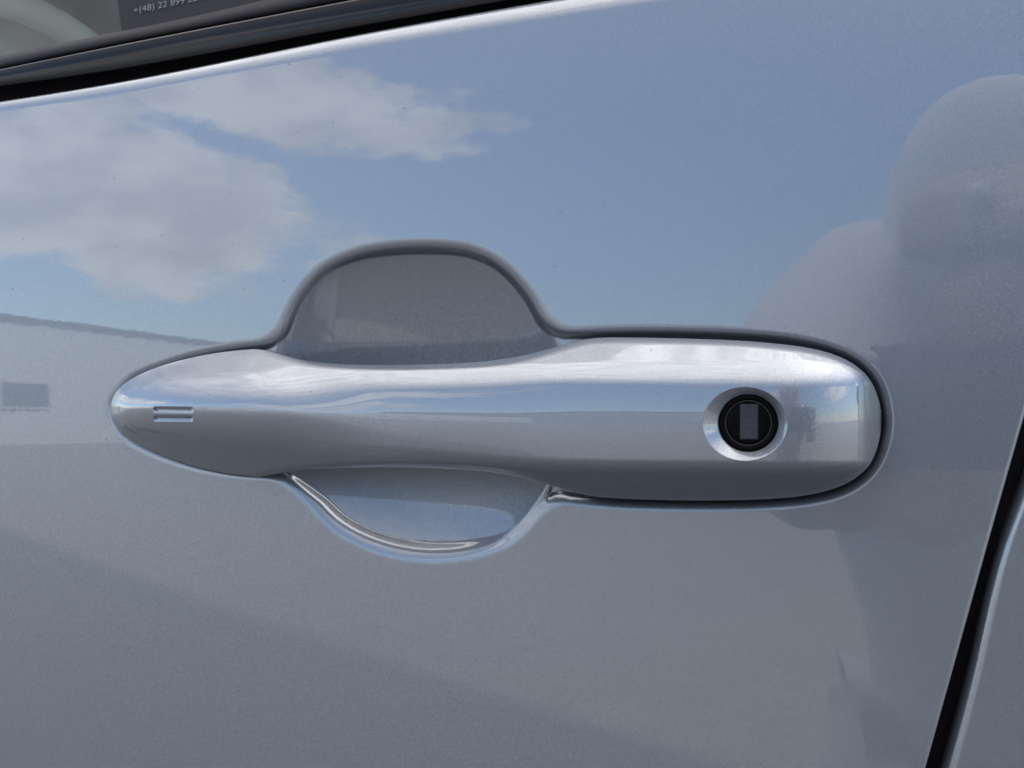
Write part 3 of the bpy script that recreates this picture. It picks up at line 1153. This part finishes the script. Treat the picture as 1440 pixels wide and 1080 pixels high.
def skinned(name, chains, m, parent, root=None, sub=2):
    """chains: lists of (key, (x,y,z), radius); equal keys join; grows one continuous surface"""
    idx, co, rad, edges = {}, [], [], []
    for ch in chains:
        last = None
        for key, p, r in ch:
            if key not in idx:
                idx[key] = len(co)
                co.append(p)
                rad.append(r)
            if last is not None:
                edges.append((last, idx[key]))
            last = idx[key]
    me = bpy.data.meshes.new(name)
    me.from_pydata(co, edges, [])
    ob = bpy.data.objects.new(name, me)
    COL.objects.link(ob)
    ob.modifiers.new('skin', 'SKIN').use_smooth_shade = True
    if not me.skin_vertices:
        bpy.context.view_layer.objects.active = ob
    sv = me.skin_vertices[0].data if me.skin_vertices else None
    if sv is None:
        bm2 = bmesh.new()
        bm2.from_mesh(me)
        bm2.verts.layers.skin.verify()
        bm2.to_mesh(me)
        bm2.free()
        sv = me.skin_vertices[0].data
    for i, r in enumerate(rad):
        sv[i].radius = r if hasattr(r, '__len__') else (r, r)
        sv[i].use_root = (i == 0)
    sd_ = ob.modifiers.new('sub', 'SUBSURF')
    sd_.levels = sd_.render_levels = sub
    dg = bpy.context.evaluated_depsgraph_get()
    out = bpy.data.meshes.new_from_object(ob.evaluated_get(dg))
    bpy.data.objects.remove(ob)
    out.materials.clear()
    out.materials.append(m)
    out.polygons.foreach_set('use_smooth', np.ones(len(out.polygons), bool))
    o = bpy.data.objects.new(name, out)
    COL.objects.link(o)
    o.parent = parent
    return o


person = thing('person', 'person in a pale grey jacket kneeling at the car door with a phone held out', 'person')
ph_c = Vector(CAM + A_R * 0.066 - A_F * 0.016)
aR, aF = Vector(A_R), Vector(A_F)
pl, pr_ = ph_c - aR * 0.08, ph_c + aR * 0.08
hl = pl - aF * 0.035 + Vector((0, 0, -0.03))
hr = pr_ - aF * 0.035 + Vector((0, 0, -0.03))
wl, wr = hl + Vector((-0.015, -0.065, -0.04)), hr + Vector((0.02, -0.065, -0.04))
J = dict(pel=(.24, -.96, .50), sp=(.235, -.90, .66), ch=(.225, -.80, .84), uc=(.22, -.74, .96), nk=(.215, -.69, 1.03), sk0=(.213, -.645, 1.07), sk1=(.21, -.635, 1.125), sk2=(.21, -.64, 1.17),
         sl=(.085, -.72, 1.055), el_=(.03, -.56, .93), sr=(.395, -.735, .985), er=(.45, -.56, .92),
         hpl=(.14, -.95, .49), knl=(.06, -.56, .49), anl=(.06, -.62, .10), tol=(.05, -.45, .04), hpr=(.34, -.95, .49), knr=(.40, -.66, .07), anr=(.40, -1.06, .07), tor=(.40, -1.16, .035))
ch = [[('pel', J['pel'], .13), ('sp', J['sp'], .12), ('ch', J['ch'], .135), ('uc', J['uc'], .115), ('nk', J['nk'], .055), ('sk0', J['sk0'], .06), ('sk1', J['sk1'], .085), ('sk2', J['sk2'], .075)],
      [('sk0', J['sk0'], .06), ('jaw', (.212, -.575, 1.045), .035)], [('sk1', J['sk1'], .085), ('nose', (.21, -.548, 1.10), .012)],
      [('sk1', J['sk1'], .085), ('earl', (.125, -.64, 1.10), .014)], [('sk1', J['sk1'], .085), ('earr', (.297, -.64, 1.10), .014)],
      [('uc', J['uc'], .115), ('sl', J['sl'], .065), ('el', J['el_'], .043), ('wl', wl, .026), ('hl', hl, (.028, .016))],
      [('uc', J['uc'], .115), ('sr', J['sr'], .065), ('er', J['er'], .043), ('wr', wr, .026), ('hr', hr, (.028, .016))],
      [('pel', J['pel'], .13), ('hpl', J['hpl'], .095), ('knl', J['knl'], .06), ('anl', J['anl'], .04), ('tol', J['tol'], .03)],
      [('pel', J['pel'], .13), ('hpr', J['hpr'], .095), ('knr', J['knr'], .06), ('anr', J['anr'], .04), ('tor', J['tor'], .03)]]
for side, hc, edge_, sg_ in (('l', hl, pl, -1), ('r', hr, pr_, 1)):
    for k in range(4):
        zz = 0.028 - k * 0.019
        ln = (0.92, 1.0, 0.94, 0.78)[k]
        b_ = hc + Vector((0, 0, 0.03 + zz)) + aR * sg_ * 0.012
        m1 = edge_ + aR * sg_ * 0.022 - aF * 0.012 + Vector((0, 0, zz))
        m2 = edge_ + aR * sg_ * 0.014 + aF * 0.006 * ln + Vector((0, 0, zz))
        tip_ = edge_ - aR * sg_ * 0.012 * ln + aF * 0.011 + Vector((0, 0, zz - 0.002))
        ch.append([('h' + side, hc, (.028, .016)), (side + str(k) + 'a', b_, .0095), (side + str(k) + 'b', m1, .009), (side + str(k) + 'c', m2, .0085), (side + str(k) + 'd', tip_, .007)])
    ch.append([('h' + side, hc, (.028, .016)), (side + 't0', hc + aR * -sg_ * 0.025 + Vector((0, 0, 0.012)), .012), (side + 't1', hc + aR * -sg_ * 0.04 + aF * 0.014 + Vector((0, 0, 0.03)), .009)])
skinned('body', ch, SKINM, person)
skinned('jacket', [[('pel', (.24, -.955, .53), .15), ('sp', J['sp'], .142), ('ch', J['ch'], .155), ('uc', J['uc'], .135), ('col', (.217, -.71, 1.01), .078)],
                   [('uc', J['uc'], .135), ('sl', J['sl'], .1), ('el', J['el_'], .066), ('cl', tuple(Vector(J['el_']).lerp(wl, .86)), .042)],
                   [('uc', J['uc'], .135), ('sr', J['sr'], .082), ('er', J['er'], .06), ('cr', tuple(Vector(J['er']).lerp(wr, .86)), .042)]], JACK, person)
skinned('trousers', [[('pel', J['pel'], .148), ('hpl', J['hpl'], .112), ('knl', J['knl'], .077), ('anl', (.06, -.615, .14), .056)],
                     [('pel', J['pel'], .148), ('hpr', J['hpr'], .112), ('knr', (.40, -.66, .08), .077), ('anr', (.40, -1.02, .075), .056)]], JEAN, person)
skinned('shoe', [[('a', (.06, -.66, .055), .05), ('b', (.055, -.56, .05), .048), ('c', (.05, -.44, .042), .04)]], SHOE, person)
skinned('shoe', [[('a', (.40, -1.03, .075), .05), ('b', (.40, -1.10, .065), .048), ('c', (.40, -1.18, .045), .04)]], SHOE, person)
skinned('hood', [[('z', (.215, -.735, 1.0), .125), ('a', (.212, -.71, 1.08), .115), ('b', (.21, -.685, 1.15), .108), ('c', (.21, -.635, 1.19), .09), ('d', (.21, -.59, 1.19), .055)]], JACK, person)
for ex in (-.031, .031):
    bm = bmesh.new()
    bmesh.ops.create_uvsphere(bm, u_segments=12, v_segments=8, radius=0.012)
    for v_ in bm.verts:
        v_.co += Vector((.21 + ex, -.561, 1.125))
    bm_obj('eye', bm, EYEW, person, smooth=True)

phone = thing('phone', 'flat black phone held sideways in both hands at the car door', 'phone', ph_c)
phone.rotation_euler = (0, 0, YAW)
bm = bmesh.new()
add_box(bm, (-0.078, -0.004, -0.037), (0.078, 0.004, 0.037), 0.0035, 3)
pb = bm_obj('phone_body', bm, GLOSS, phone)
bm = bmesh.new()
add_box(bm, (-0.074, -0.0046, -0.034), (0.074, -0.0041, 0.034))
bm_obj('screen', bm, PANE, phone)
bm = bmesh.new()
add_box(bm, (-0.074, 0.0042, -0.014), (-0.052, 0.0065, 0.028), 0.0009, 2)
bm_obj('lens_plate', bm, PANE, phone)
